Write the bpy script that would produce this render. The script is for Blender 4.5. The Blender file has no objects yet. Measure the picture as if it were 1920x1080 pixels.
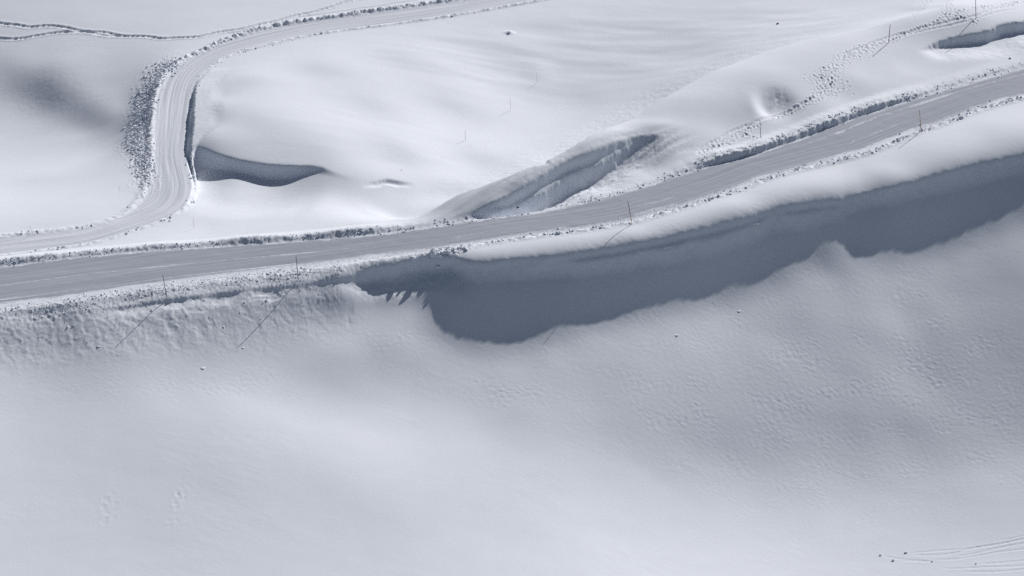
import bpy, math, random
import numpy as np
from mathutils import Vector

random.seed(7)
RNG = np.random.default_rng(11)
scene = bpy.context.scene
COL = scene.collection

# ------------------------------------------------------------------ camera geometry (used to survey the ground)
FPX, CX, CY = 4900.0, 960.0, 540.0
PITCH = math.radians(30.0)
CAMH = 150.0
SUN_EL, SUN_AZ = math.radians(31.0), math.radians(34.0)
TANE = math.tan(SUN_EL)
SH = np.array([math.sin(SUN_AZ), math.cos(SUN_AZ)])
cp, sp = math.cos(PITCH), math.sin(PITCH)


def ray(px, py):
    a = (px - CX) / FPX
    b = (CY - py) / FPX
    return np.array([a, cp + b * sp, -sp + b * cp])


def W(px, py, z):
    """survey: the point of height z seen along one sight line"""
    d = ray(px, py)
    t = (z - CAMH) / d[2]
    return np.array([d[0] * t, d[1] * t, z])


def project(p):
    x, y, z = p[0], p[1], p[2] - CAMH
    depth = y * cp - z * sp
    return CX + FPX * x / depth, CY - FPX * (y * sp + z * cp) / depth


def interp_z(px, pts):
    return float(np.interp(px, [p[0] for p in pts], [p[1] for p in pts]))


ROADZ = [(-100, -0.1), (0, 0.0), (700, 1.0), (1300, 2.4), (1920, 4.0), (2050, 4.3)]
road_z = lambda px: interp_z(px, ROADZ)

# ------------------------------------------------------------------ surveyed lines (sight-line x, y)
MAIN_FAR = [(-90, 512), (0, 501), (150, 483), (300, 470), (450, 460), (600, 450), (700, 440), (800, 428), (900, 413),
            (985, 402), (1100, 379), (1200, 353), (1280, 328), (1357, 305), (1403, 294), (1453, 277), (1500, 261), (1563, 238),
            (1613, 219), (1670, 200), (1713, 187), (1780, 167), (1847, 147), (1920, 128), (2040, 95)]
MAIN_NEAR = [(-90, 592), (0, 580), (100, 567), (200, 553), (300, 538), (400, 525), (500, 513), (600, 500), (700, 486),
             (800, 472), (893, 457), (963, 446), (1037, 437), (1117, 426), (1185, 414), (1225, 402), (1267, 392), (1310, 378), (1354, 364),
             (1392, 351), (1433, 335), (1480, 322), (1563, 300), (1627, 284), (1680, 263), (1727, 244), (1767, 231), (1803, 217), (1860, 197), (1913, 183), (2040, 150)]
SIDE_L = [(-90, 455, -.2), (0, 447, -.3), (60, 440, -.4), (130, 432, -.5), (200, 418, -.7), (245, 397, -1.0), (272, 368, -1.3),
          (283, 335, -1.6), (286, 300, -1.9), (288, 250, -2.2), (290, 200, -2.4), (300, 160, -2.6), (318, 135, -2.7),
          (345, 115, -2.8), (390, 95, -2.9), (450, 70, -3.0), (520, 51, -3.1), (600, 38, -3.2), (700, 24, -3.3),
          (800, 10, -3.4), (870, 0, -3.5), (960, -14, -3.6), (1060, -30, -3.7)]
SIDE_R = [(-90, 490, -.2), (0, 478, -.3), (80, 468, -.4), (160, 457, -.5), (220, 441, -.7), (280, 421, -1.0), (328, 400, -1.2),
          (352, 378, -1.4), (360, 350, -1.6), (355, 322, -1.8), (348, 290, -1.95), (351, 250, -2.2), (356, 200, -2.4),
          (361, 170, -2.55), (371, 145, -2.7), (392, 124, -2.8), (425, 105, -2.9), (480, 88, -3.0), (560, 69, -3.1),
          (640, 56, -3.2), (730, 45, -3.3), (820, 32, -3.4), (900, 19, -3.5), (985, 4, -3.6), (1085, -14, -3.7)]
# lip of the long cornice below the road: x, y, height offset to the road
LIP = [(640, 513, -.1), (700, 503, -.1), (740, 495, -.1), (770, 488, -.1), (800, 484, 0), (850, 480, .1), (864, 482, 0), (880, 490, -.25),
       (900, 492, -.25), (940, 486, -.25), (1000, 481, -.25), (1060, 475, -.25), (1125, 465, -.25), (1180, 455, -.25),
       (1250, 441, -.25), (1300, 430, -.25), (1350, 418, -.25), (1400, 404, -.25), (1450, 387, -.25), (1500, 378, -.3),
       (1540, 371, -.5), (1575, 372, -.75), (1600, 362, -.85), (1640, 352, -.8), (1670, 347, -.6), (1700, 341, -.35), (1760, 324, -.3),
       (1820, 305, -.3), (1880, 293, -.3), (1920, 287, -.3), (1990, 277, -.3), (2060, 268, -.3)]
SHADOW = [(683, 533), (720, 548), (785, 540), (803, 552), (812, 565), (808, 590), (813, 620), (827, 631), (853, 643), (870, 651), (913, 651), (960, 653),
          (1000, 643), (1030, 630), (1048, 618), (1070, 618), (1107, 617), (1140, 608), (1180, 595), (1223, 583), (1273, 573), (1310, 568), (1337, 564), (1360, 555),
          (1390, 547), (1420, 537), (1437, 525), (1467, 511), (1478, 503), (1497, 503), (1523, 487), (1543, 457), (1560, 442), (1577, 435), (1585, 443), (1593, 467),
          (1607, 483), (1623, 487), (1653, 482), (1677, 478), (1713, 477), (1747, 466), (1780, 452), (1813, 442), (1860, 427), (1897, 407), (1920, 392)]
LIPW = np.array([W(p[0], p[1], road_z(p[0]) + p[2]) for p in LIP])

# ------------------------------------------------------------------ surveyed heights and slopes -> smooth base surface
HP = []      # (px, py, z, weight)
for (x, y) in MAIN_FAR:
    HP.append((x, y, road_z(x), 300))
for (x, y) in MAIN_NEAR:
    HP.append((x, y, road_z(x), 300))
for p, w in zip(LIP, LIPW):
    HP.append((p[0], p[1], w[2], 200 if p[0] < 700 else 14))
for (x, y, z) in SIDE_L + SIDE_R:
    HP.append((x, y, z, 100))
_cl = np.concatenate([a + (b - a) * np.linspace(0, 1, 12)[:, None] for a, b in zip(LIPW[:-1], LIPW[1:])])
RAYS = []      # (lip sight line, shadow sight line, horizontal run of the grazing ray)
for (ex, ey) in SHADOW:
    s0, s1 = np.full(len(_cl), .1), np.full(len(_cl), 30.0)
    for _ in range(26):
        s = (s0 + s1) / 2
        q = np.stack([_cl[:, 0] - SH[0] * s, _cl[:, 1] - SH[1] * s, _cl[:, 2] - TANE * s])
        u, v = project(q)
        hi = v < ey
        s0, s1 = np.where(hi, s, s0), np.where(hi, s1, s)
    k = int(np.argmin(np.abs(u - ex)))
    RAYS.append((*project(_cl[k]), ex, ey, float(s[k]), _cl[k, 0]))
SHRUN = sorted((r[5], r[4]) for r in RAYS)
_sx = np.linspace(-70, 90, 321)
_sr = np.interp(_sx, [a for a, _ in SHRUN], [b for _, b in SHRUN])
_k = np.exp(-(np.arange(-24, 25) * .5 / 3.0) ** 2)
_sr = np.convolve(np.pad(_sr, 24, mode='edge'), _k / _k.sum(), 'valid')
_sr *= np.interp(_sx, [W(560, 525, 0)[0], W(780, 487, 0)[0]], [0, 1])
STEP_EDGE = 1.3


def step(x):
    """height of the drop at the lip"""
    return np.interp(x, _sx, .13 * _sr)


_lo = np.argsort(LIPW[:, 0])
lip_xy = [LIPW[_lo, 0], LIPW[_lo, 1]]


def soft(d, r):
    return .5 * (d + np.sqrt(d * d + r * r))


LEDGE = [(780, 0), (860, .05), (900, .3), (950, .35), (1000, .45), (1060, .5), (1100, .8), (1140, .75), (1180, 1.0), (1230, 1.0), (1290, 1.25), (1330, 1.1), (1370, .95), (1420, 1.05),
         (1445, .55), (1480, .75), (1530, .9), (1560, .95), (1585, .3), (1610, 0), (1700, .1), (1800, .25), (1950, .3)]
_lx = np.array([W(a, np.interp(a, [p[0] for p in LIP], [p[1] for p in LIP]), road_z(a))[0] for a, _ in LEDGE])
_lw = np.array([b for _, b in LEDGE])


def drop_at(x, d, y):
    w = .75 * np.interp(x, _lx, _lw)
    w = w * (1 + .2 * np.sin(x * .8 + 1.3 * np.sin(x * .33)) + .07 * np.sin(x * 1.9 + 2 * np.sin(x * .7)))
    st = step(x)
    first = np.minimum(.66, st * .55) * np.minimum(1, w / .25)
    a = soft(d - .12, .3)
    t = np.clip((np.polyval(np.polyfit(lip_xy[0], lip_xy[1], 3), x) - y - 6) / 30, 0, 1)
    g1 = 1 - (1 - np.clip(a / .35, 0, 1)) ** 2
    g2 = 1 - (1 - np.clip(soft(d - .06 - w, .12) / STEP_EDGE, 0, 1)) ** 2
    return (first * g1 + (st - first) * g2) * (1 - t * t * (3 - 2 * t))


def drop(x, y):
    d = np.interp(x, lip_xy[0], lip_xy[1]) - y
    return drop_at(x, d, y)


# left bank below the road
HP += [(0, 596, -.1, 100), (150, 576, .12, 100), (313, 556, .38, 100), (450, 539, .57, 100), (559, 525, .73, 100), (0, 612, -.75, 40), (150, 595, -.7, 40), (313, 577, -.5, 40), (450, 560, -.4, 40), (559, 547, -.4, 40),
       (0, 640, -1.6, 60), (100, 640, -1.9, 60), (217, 663, -2.4, 100), (320, 640, -2.2, 60), (437, 678, -3.6, 100), (540, 600, -2.0, 60),
       (620, 580, -1.9, 60), (640, 660, -3.9, 40), (740, 640, -3.9, 40)]
# behind the road, left
HP += [(600, 428, .4, 60), (450, 438, 0, 60), (700, 415, .6, 60), (600, 395, -.7, 40), (700, 375, -2.2, 40), (460, 385, -2.0, 60), (400, 405, -1.5, 60),
       (375, 160, -1.7, 80), (377, 200, -1.0, 80), (373, 250, -.7, 80), (367, 272, -.8, 80), (440, 297, -.9, 80),
       (500, 308, -1.0, 80), (560, 311, -1.1, 80), (610, 316, -1.2, 80),
       (272, 150, -3.7, 80), (256, 200, -4.3, 80), (250, 240, -4.4, 80), (236, 268, -4.0, 80), (268, 300, -2.4, 80), (255, 330, -2.0, 60)]
# crest behind the road and the hollow ground beyond it
CREST = [(762, 417, .9), (860, 363, 2.6), (950, 330, 3.9), (1050, 288, 4.7), (1150, 236, 4.9), (1240, 186, 4.5), (1330, 136, 4.5),
         (1450, 92, 4.7), (1560, 64, 5.0), (1700, 32, 5.5), (1800, 10, 5.9)]
HP += [(a, b, c, 150) for a, b, c in CREST]
HP += [(a - 6, b - 8, c - dz, 30) for (a, b, c), dz in zip(CREST, [2.2, 4.8, 6.4, 7.6, 7.8, 7.2, 6.2, 5.2, 4.2, 3, 2])]
# shoulder behind the road, right
HP += [(1000, 385, 1.7, 60), (1100, 362, 2.0, 60), (1190, 330, 2.2, 60), (1250, 290, 3.0, 60),
       (1350, 285, 2.6, 60), (1425, 260, 2.9, 60), (1500, 235, 3.1, 60), (1600, 205, 3.4, 60), (1700, 175, 3.6, 60), (1850, 125, 4.0, 60),
       (1930, 38, 5.3, 80), (1800, 66, 5.0, 80), (1745, 82, 4.6, 80), (1800, 112, 4.2, 60), (1900, 92, 4.4, 60), (1720, 100, 4.4, 60)]
# scour hollow beside the road: upper edge and floor
HP += [(926, 377, 2.9, 80), (980, 350, 3.8, 80), (1028, 320, 4.1, 80), (1060, 300, 4.5, 80), (1115, 280, 4.7, 80), (1159, 263, 4.6, 80), (1194, 253, 4.3, 80),
       (880, 412, 1.25, 80), (972, 391, 1.4, 80), (1072, 369, 1.7, 80), (1130, 342, 1.9, 80), (1188, 307, 2.3, 80)]
# measured brightness -> slope along the sun's azimuth
GR = [(60, 760, 195), (180, 790, 196), (300, 745, 203), (450, 750, 212), (560, 790, 216), (680, 815, 217), (800, 860, 212), (200, 870, 195), (60, 870, 201), (60, 960, 202), (400, 900, 192), (600, 905, 198), (300, 1000, 196), (700, 970, 200), (100, 1050, 202), (500, 1050, 203), (900, 1040, 212), (900, 830, 207), (1000, 760, 190), (1000, 860, 203), (1000, 950, 210), (1100, 1000, 218), (1180, 930, 205), (1250, 880, 186), (1300, 820, 168), (1400, 750, 170), (1300, 700, 176), (1200, 660, 180), (1050, 680, 181), (1450, 650, 177), (1600, 700, 161), (1600, 800, 154), (1750, 700, 155), (1850, 620, 152), (1800, 540, 155), (1700, 570, 162), (1550, 580, 172), (1850, 780, 160), (1700, 900, 182), (1850, 900, 190), (1450, 900, 182), (1400, 990, 208), (1550, 960, 199), (1250, 1040, 217), (1600, 1040, 206), (1850, 1040, 205), (60, 340, 216), (160, 380, 222), (200, 300, 208), (100, 250, 196), (170, 90, 197), (60, 110, 190), (60, 20, 198), (200, 30, 203), (350, 30, 206), (450, 150, 203), (600, 130, 206), (750, 110, 208), (700, 200, 209), (480, 230, 199), (600, 280, 201), (750, 290, 205), (650, 330, 199), (850, 200, 204), (900, 300, 208), (820, 350, 213), (700, 380, 216), (950, 120, 199), (1050, 60, 199), (1150, 120, 197), (1250, 60, 198), (1100, 180, 191), (1400, 30, 203), (1300, 90, 194), (1550, 20, 215), (550, 410, 221), (400, 420, 217), (1125, 264, 203), (1280, 200, 193), (1350, 170, 204), (1450, 130, 212), (1600, 80, 214), (1560, 190, 212), (1700, 130, 212), (1620, 140, 212), (1350, 250, 210), (1850, 30, 212), (1000, 462, 196), (1200, 437, 204), (1400, 385, 206), (1550, 345, 204), (1700, 300, 200), (1850, 250, 200), (85, 165, 116), (108, 190, 124), (150, 207, 136), (60, 143, 148), (215, 236, 156), (40, 135, 158), (280, 300, 205), (100, 132, 164), (140, 152, 178), (180, 175, 186), (120, 222, 164), (60, 202, 164), (20, 200, 182), (80, 232, 188), (150, 252, 196), (220, 200, 192), (180, 125, 194), (420, 360, 200), (1500, 780, 161), (1700, 790, 154), (1400, 680, 172), (1500, 720, 168), (1900, 740, 156), (1750, 840, 164), (1600, 870, 170), (1300, 760, 172), (1450, 830, 162), (1650, 640, 162), (1600, 335, 203), (1650, 320, 202), (1620, 310, 203), (1690, 325, 200), (470, 270, 196), (540, 285, 192), (600, 295, 196), (400, 255, 198), (420, 200, 206), (620, 695, 178), (560, 665, 180), (660, 725, 186), (710, 690, 174), (720, 655, 168), (500, 690, 190), (500, 725, 200), (780, 680, 174), (850, 725, 182), (850, 770, 196), (195, 225, 140), (225, 240, 150), (240, 257, 160), (170, 215, 136), (8, 150, 160), (20, 120, 168), (35, 158, 140), (8, 125, 162), (20, 175, 160), (930, 352, 178), (900, 374, 170), (960, 338, 182), (1000, 318, 190), (872, 386, 174), (1040, 299, 196), (640, 350, 190), (700, 353, 199), (760, 356, 208), (1010, 710, 183), (1165, 815, 178), (1100, 760, 184), (1080, 840, 196), (1350, 90, 194), (1760, 640, 152), (1880, 510, 148), (1900, 850, 178), (1665, 945, 193), (1250, 730, 177), (1200, 870, 192), (1380, 840, 166), (1350, 790, 167), (1215, 225, 196), (1640, 215, 209)]
GR += [(1040, 650, 175), (1100, 640, 177), (1150, 626, 177), (1200, 612, 176), (1250, 597, 174), (1300, 592, 172), (1350, 580, 170), (1400, 570, 168), (1440, 548, 168), (1490, 528, 167), (1530, 505, 166), (1580, 470, 162), (1620, 515, 164), (1660, 510, 163), (1710, 503, 162),
       (1760, 490, 161), (1810, 475, 159), (1860, 455, 158), (1910, 428, 157), (960, 676, 176), (900, 678, 174), (840, 668, 171), (800, 625, 166), (780, 580, 163)]
FLAT = 209.0


def lin(g):
    g /= 255.0
    return ((g + .055) / 1.055) ** 2.4


AMB = 0.12
KS = (lin(FLAT) - AMB) / math.sin(SUN_EL)


def slope_of(g):
    s = min(.97, max(.02, (lin(g) - AMB) / KS))
    return math.tan(SUN_EL - math.asin(s))


BX0, BX1, BY0, BY1, BH = -96.0, 96.0, 190.0, 390.0, 2.0
NX, NY = int((BX1 - BX0) / BH) + 3, int((BY1 - BY0) / BH) + 3


def basis(v, v0, n, der=False):
    v = np.atleast_1d(np.asarray(v, float))
    hi = v0 + (n - 3) * BH
    v = np.clip(v, v0, hi - 1e-6)
    u = (v - v0) / BH
    i = np.floor(u).astype(int)
    t = u - i
    B = np.zeros((len(v), n))
    if der:
        w = [-.5 * (1 - t) ** 2, 1.5 * t * t - 2 * t, -1.5 * t * t + t + .5, .5 * t * t]
        w = [a / BH for a in w]
    else:
        w = [(1 - t) ** 3 / 6, (3 * t ** 3 - 6 * t ** 2 + 4) / 6, (-3 * t ** 3 + 3 * t ** 2 + 3 * t + 1) / 6, t ** 3 / 6]
    r = np.arange(len(v))
    for k in range(4):
        B[r, i + k] = w[k]
    return B


def first(n):
    D = np.zeros((n - 1, n))
    for k in range(n - 1):
        D[k, k:k + 2] = [-1, 1]
    return D.T @ D / BH ** 2


def second(n):
    D = np.zeros((n - 2, n))
    for k in range(n - 2):
        D[k, k:k + 3] = [1, -2, 1]
    return D.T @ D / BH ** 4


class Rows:
    """sparse observation rows of the spline"""
    def __init__(self, xy, dx=False, dy=False):
        bx, by = basis(xy[:, 0], BX0, NX, dx), basis(xy[:, 1], BY0, NY, dy)
        ix = np.clip(np.floor((np.clip(xy[:, 0], BX0, BX1 - 1e-6) - BX0) / BH).astype(int), 0, NX - 4)
        iy = np.clip(np.floor((np.clip(xy[:, 1], BY0, BY1 - 1e-6) - BY0) / BH).astype(int), 0, NY - 4)
        gx, gy = ix[:, None] + np.arange(4), iy[:, None] + np.arange(4)
        r = np.arange(len(xy))[:, None]
        self.idx = (gx[:, :, None] * NY + gy[:, None, :]).reshape(len(xy), 16)
        self.w = (bx[r, gx][:, :, None] * by[r, gy][:, None, :]).reshape(len(xy), 16)

    def dot(self, c):
        return (self.w * c[self.idx]).sum(1)

    def T(self, y):
        return np.bincount(self.idx.ravel(), (self.w * y[:, None]).ravel(), NX * NY)


REGW = BH * BH * 8.0
SX, SY, FX, FY = second(NX), second(NY), first(NX), first(NY)
lx, VX = np.linalg.eigh(FX)
ly, VY = np.linalg.eigh(FY)
PRE = 1 / (REGW * (lx[:, None] + ly[None, :]) ** 2 + .05)


def reg(c):
    c = c.reshape(NX, NY)
    return (REGW * (SX @ c + c @ SY + 2 * FX @ c @ FY)).ravel() + 2e-5 * c.ravel()


def solve(obs, c, iters=1400):
    def M(v):
        o = reg(v)
        for R, w, _ in obs:
            o = o + R.T(w * R.dot(v))
        return o

    def P(v):
        return (VX @ (PRE * (VX.T @ v.reshape(NX, NY) @ VY)) @ VY.T).ravel()
    b = 0
    for R, w, t in obs:
        b = b + R.T(w * t)
    r = b - M(c)
    z = P(r)
    p = z.copy()
    rz = r @ z
    n0 = np.linalg.norm(b)
    for k in range(iters):
        q = M(p)
        a = rz / (p @ q)
        c = c + a * p
        r = r - a * q
        if np.linalg.norm(r) < 8e-6 * n0: break
        z = P(r)
        rn = r @ z
        p = z + rn / rz * p
        rz = rn
    print('solve', k, np.linalg.norm(r) / n0)
    return c


class Comb:
    """weighted sum of observation rows"""
    def __init__(self, *terms):
        self.terms = terms

    def dot(self, c):
        return sum(k * r.dot(c) for r, k in self.terms)

    def T(self, y):
        return sum(r.T(k * y) for r, k in self.terms)


hz = np.array([c for _, _, c, _ in HP], float)
hwt = np.array([w for *_, w in HP], float)
hxy = np.array([W(a, b, c)[:2] for a, b, c, _ in HP])
gz = np.array([np.interp(b, [0, 420, 540, 700, 1080], [-3.0, -1.0, 1.0, -6.0, -11.0]) for _, b, _ in GR])
gp = np.array([slope_of(g) for *_, g in GR])
rl = np.array([road_z(r[0]) - .3 for r in RAYS])
rq = rl - TANE * np.array([r[4] for r in RAYS])
c = np.zeros(NX * NY)
# grazing rays: weights
RAYW, MIDW = 160.0, 60.0
for it in range(7):
    gxy = np.array([W(a, b, z)[:2] for (a, b, _), z in zip(GR, gz)])
    lxy = np.array([W(r[0], r[1], z)[:2] for r, z in zip(RAYS, rl)])
    qxy = np.array([W(r[2], r[3], z)[:2] for r, z in zip(RAYS, rq)])
    # heights are those of the ground itself; below the lip the spline runs above it by the drop
    H = Rows(hxy)
    Gx, Gy = Rows(gxy, dx=True), Rows(gxy, dy=True)
    e = .25
    dd = (drop(gxy[:, 0] + SH[0] * e, gxy[:, 1] + SH[1] * e) - drop(gxy[:, 0] - SH[0] * e, gxy[:, 1] - SH[1] * e)) / (2 * e)
    RL, RQ = Rows(lxy), Rows(qxy)
    dq = drop(qxy[:, 0], qxy[:, 1])
    rs = np.array([r[4] for r in RAYS])
    WS = 380.0
    mids = []      # in the shadow the face falls evenly from lip to shadow edge
    for u in (.25, .5, .75):
        m_ = lxy + (qxy - lxy) * u
        mids.append((Comb((Rows(m_, dx=True), SH[0]), (Rows(m_, dy=True), SH[1])), np.full(len(rs), MIDW), TANE - dq / rs))
    c = solve([(H, hwt, hz + drop(hxy[:, 0], hxy[:, 1])), (Comb((Gx, SH[0]), (Gy, SH[1])), np.full(len(gp), WS), gp + dd),
               (Comb((RL, 1.0), (RQ, -1.0)), np.full(len(rs), RAYW), TANE * rs - dq + .06),
               *mids], c, 350)
    R0 = Rows(gxy)
    k = .4 if it else 1.0      # damped, so that positions and heights settle together
    gz = gz + k * (R0.dot(c) - drop(gxy[:, 0], gxy[:, 1]) - gz)
    rl, rq = rl + k * (RL.dot(c) - rl), rq + k * (RQ.dot(c) - dq - rq)
    # does the sun really graze here?  compare with the horizon towards the sun
    C = c.reshape(NX, NY)
    st = np.arange(.4, 20, .2)
    hx, hy = qxy[:, :1] + SH[0] * st, qxy[:, 1:] + SH[1] * st
    hzv = (Rows(np.stack([hx.ravel(), hy.ravel()], 1)).dot(c) - drop(hx.ravel(), hy.ravel())).reshape(hx.shape)
    clear = (hzv - (rq[:, None] + TANE * st)).max(1)
    print('clear', np.round(clear, 2).tolist())
    print('ray lips', np.round(rl - [road_z(r[0]) for r in RAYS], 2).tolist())
    # the lip may have moved along its sight lines: follow it
    lz = np.array([road_z(p[0]) + p[2] for p in LIP])
    P_ = np.array([W(p[0], p[1], z) for p, z in zip(LIP, lz)])
    for _ in range(3):
        lz = Rows(P_[:, :2]).dot(c)
        P_ = np.array([W(p[0], p[1], z) for p, z in zip(LIP, lz)])
    LIPW = LIPW + k * (P_ - LIPW)
    _lo = np.argsort(LIPW[:, 0])
    lip_xy = [LIPW[_lo, 0], LIPW[_lo, 1]]
print('lip above road:', [round(float(z - road_z(p[0])), 2) for p, z in zip(LIP, lz)])
C = c.reshape(NX, NY)


def base_at(x, y):
    bx, by = basis(x, BX0, NX), basis(y, BY0, NY)
    return np.einsum('ij,ij->i', bx @ C, by) - drop(x, y)


def survey(px, py):
    """first point of the base surface along a sight line"""
    d = ray(px, py)
    t0 = (14.0 - CAMH) / d[2]
    t = t0 + np.arange(0, 120, .25)
    z = CAMH + d[2] * t
    f = z - base_at(d[0] * t, d[1] * t)
    k = int(np.argmax(f < 0))
    if f[k] >= 0: k = len(t) - 1
    u = f[k - 1] / (f[k - 1] - f[k]) if k > 0 else 0
    tt = t[k - 1] + u * .25
    return d * tt + np.array([0, 0, CAMH])


# ------------------------------------------------------------------ fine ground grid
def axis(lo, hi, step0, step1, far_lo, far_hi):
    v = [lo]
    while v[-1] < hi:
        v.append(v[-1] + step0 + (step1 - step0) * (v[-1] - lo) / (hi - lo))
    s = step0
    left = []
    x = lo
    while x > far_lo:
        s *= 1.22
        x -= s
        left.append(x)
    s = step1
    x = v[-1]
    right = []
    while x < far_hi:
        s *= 1.22
        x += s
        right.append(x)
    return np.array(left[::-1] + v + right)


AX = axis(-79, 79, .115, .115, -1500, 1500)
AY = axis(206, 376, .13, .2, -1200, 2500)
Z = basis(AX, BX0, NX) @ C @ basis(AY, BY0, NY).T
Z = Z.astype(np.float32)
X = np.repeat(AX[:, None], len(AY), 1).astype(np.float32)
Y = np.repeat(AY[None, :], len(AX), 0).astype(np.float32)
print('grid', Z.shape, 'z range', Z.min(), Z.max())


def window(x0, x1, y0, y1):
    return (slice(max(0, np.searchsorted(AX, x0)), np.searchsorted(AX, x1)), slice(max(0, np.searchsorted(AY, y0)), np.searchsorted(AY, y1)))


def smooth_line(P, step=.7):
    P = np.asarray(P, float)
    out = []
    n = len(P)
    for i in range(n - 1):
        p0, p1, p2, p3 = P[max(0, i - 1)], P[i], P[i + 1], P[min(n - 1, i + 2)]
        m = max(1, int(np.linalg.norm((p2 - p1)[:2]) / step))
        for k in range(m):
            t = k / m
            # centripetal-ish blend: cardinal with low tension
            a = p1
            b = (p2 - p0) * .5 * np.linalg.norm(p2 - p1) * 2 / (np.linalg.norm(p2 - p0) + 1e-9)
            c2 = (p3 - p1) * .5 * np.linalg.norm(p2 - p1) * 2 / (np.linalg.norm(p3 - p1) + 1e-9)
            h00, h10, h01, h11 = 2 * t ** 3 - 3 * t * t + 1, t ** 3 - 2 * t * t + t, -2 * t ** 3 + 3 * t * t, t ** 3 - t * t
            out.append(h00 * a + h10 * b + h01 * p2 + h11 * c2)
    out.append(P[-1])
    return np.array(out)


class Line:
    """signed distance (left of travel positive) and arc length to a polyline, on the ground grid"""
    def __init__(self, P, maxd):
        P = np.asarray(P, float)
        self.P = P
        self.D = np.full(Z.shape, 1e3, np.float32)
        self.S = np.zeros(Z.shape, np.float32)
        seg = np.linalg.norm(np.diff(P[:, :2], axis=0), axis=1)
        self.arc = np.concatenate([[0], np.cumsum(seg)])
        self.len = self.arc[-1]
        for i in range(len(P) - 1):
            a, b = P[i, :2], P[i + 1, :2]
            w = window(min(a[0], b[0]) - maxd, max(a[0], b[0]) + maxd, min(a[1], b[1]) - maxd, max(a[1], b[1]) + maxd)
            x, y = X[w] - a[0], Y[w] - a[1]
            if x.size == 0: continue
            e = b - a
            L = e @ e + 1e-12
            t = np.clip((x * e[0] + y * e[1]) / L, 0, 1)
            dx, dy = x - t * e[0], y - t * e[1]
            d = np.sqrt(dx * dx + dy * dy)
            sg = np.where(e[0] * y - e[1] * x >= 0, 1, -1)
            D = self.D[w]
            m = d < np.abs(D)
            D[m] = (d * sg)[m]
            Sx = self.S[w]
            Sx[m] = (self.arc[i] + t * seg[i])[m]
        self.ok = np.abs(self.D) < maxd

    def along(self, pts, vals):
        """values given at the line's control points -> field over the grid"""
        pts = np.asarray(pts)[:, :2]
        s = [self.arc[int(np.argmin(np.linalg.norm(self.P[:, :2] - p, axis=1)))] for p in pts]
        return np.interp(self.S, s, vals)


def ss(a, b, x):
    t = np.clip((x - a) / (b - a), 0, 1)
    return t * t * (3 - 2 * t)


def hash2(i, j, seed):
    h = (i.astype(np.int64) * 374761393 + j.astype(np.int64) * 668265263 + seed * 2147483647) & 0xFFFFFFFF
    h = ((h ^ (h >> 13)) * 1274126177) & 0xFFFFFFFF
    h = h ^ (h >> 16)
    return (h & 0xFFFF) / 65535.0


TBL = np.random.default_rng(5).permutation(4096)
GA = np.random.default_rng(6).uniform(0, 2 * math.pi, 4096)
GCX, GCY = np.cos(GA).astype(np.float32), np.sin(GA).astype(np.float32)


def vnoise(x, y, seed=0):
    x, y = np.asarray(x, np.float32), np.asarray(y, np.float32)
    i, j = np.floor(x), np.floor(y)
    u0, v0 = x - i, y - j
    u = u0 * u0 * u0 * (u0 * (u0 * 6 - 15) + 10)
    v = v0 * v0 * v0 * (v0 * (v0 * 6 - 15) + 10)
    i, j = i.astype(np.int32), j.astype(np.int32)
    a0, a1 = TBL[(i + seed * 131) & 4095], TBL[(i + 1 + seed * 131) & 4095]

    def g(a, dj, uu, vv):
        k = TBL[(a + j + dj) & 4095]
        return GCX[k] * uu + GCY[k] * vv
    n = (g(a0, 0, u0, v0) * (1 - u) + g(a1, 0, u0 - 1, v0) * u) * (1 - v) + (g(a0, 1, u0, v0 - 1) * (1 - u) + g(a1, 1, u0 - 1, v0 - 1) * u) * v
    return n * 1.4


def fbm(x, y, seed=0, octs=3, gain=.5):
    a, s, f = 1.0, 0, 1.0
    for k in range(octs):
        s = s + a * vnoise(x * f + 17.3 * k, y * f - 9.1 * k, seed + k)
        a *= gain
        f *= 2.03
    return s


def lines_of(P, zf=None):
    return smooth_line([W(p[0], p[1], zf(p) if zf else p[2]) for p in P])


# ------------------------------------------------------------------ roads cut into the ground
far_pts = [W(p[0], p[1], road_z(p[0])) for p in MAIN_FAR]
near_pts = [W(p[0], p[1], road_z(p[0])) for p in MAIN_NEAR]
far = Line(smooth_line(far_pts), 14)
near = Line(smooth_line(near_pts), 14)
zf_ = far.along(far_pts, [p[2] for p in far_pts])
zn_ = near.along(near_pts, [p[2] for p in near_pts])
dF, dN = far.D, -near.D                      # positive = outside the carriageway
nl = vnoise(X * .45, Y * .45, 3) * .35 + vnoise(X * 1.7, Y * 1.7, 4) * .14
inside_main = (dF + nl < 0) & (dN + nl * 1.3 < 0) & far.ok & near.ok
wroad = (1 - ss(.1, 1.6, np.maximum(dF, dN))) * (far.ok & near.ok)
tt = np.clip(-dN / np.maximum(1e-3, -dN - dF), 0, 1)
zr = zn_ * (1 - tt) + zf_ * tt
Z = Z * (1 - wroad) + zr * wroad
main_s, main_t = near.S.copy(), tt.astype(np.float32)

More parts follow.
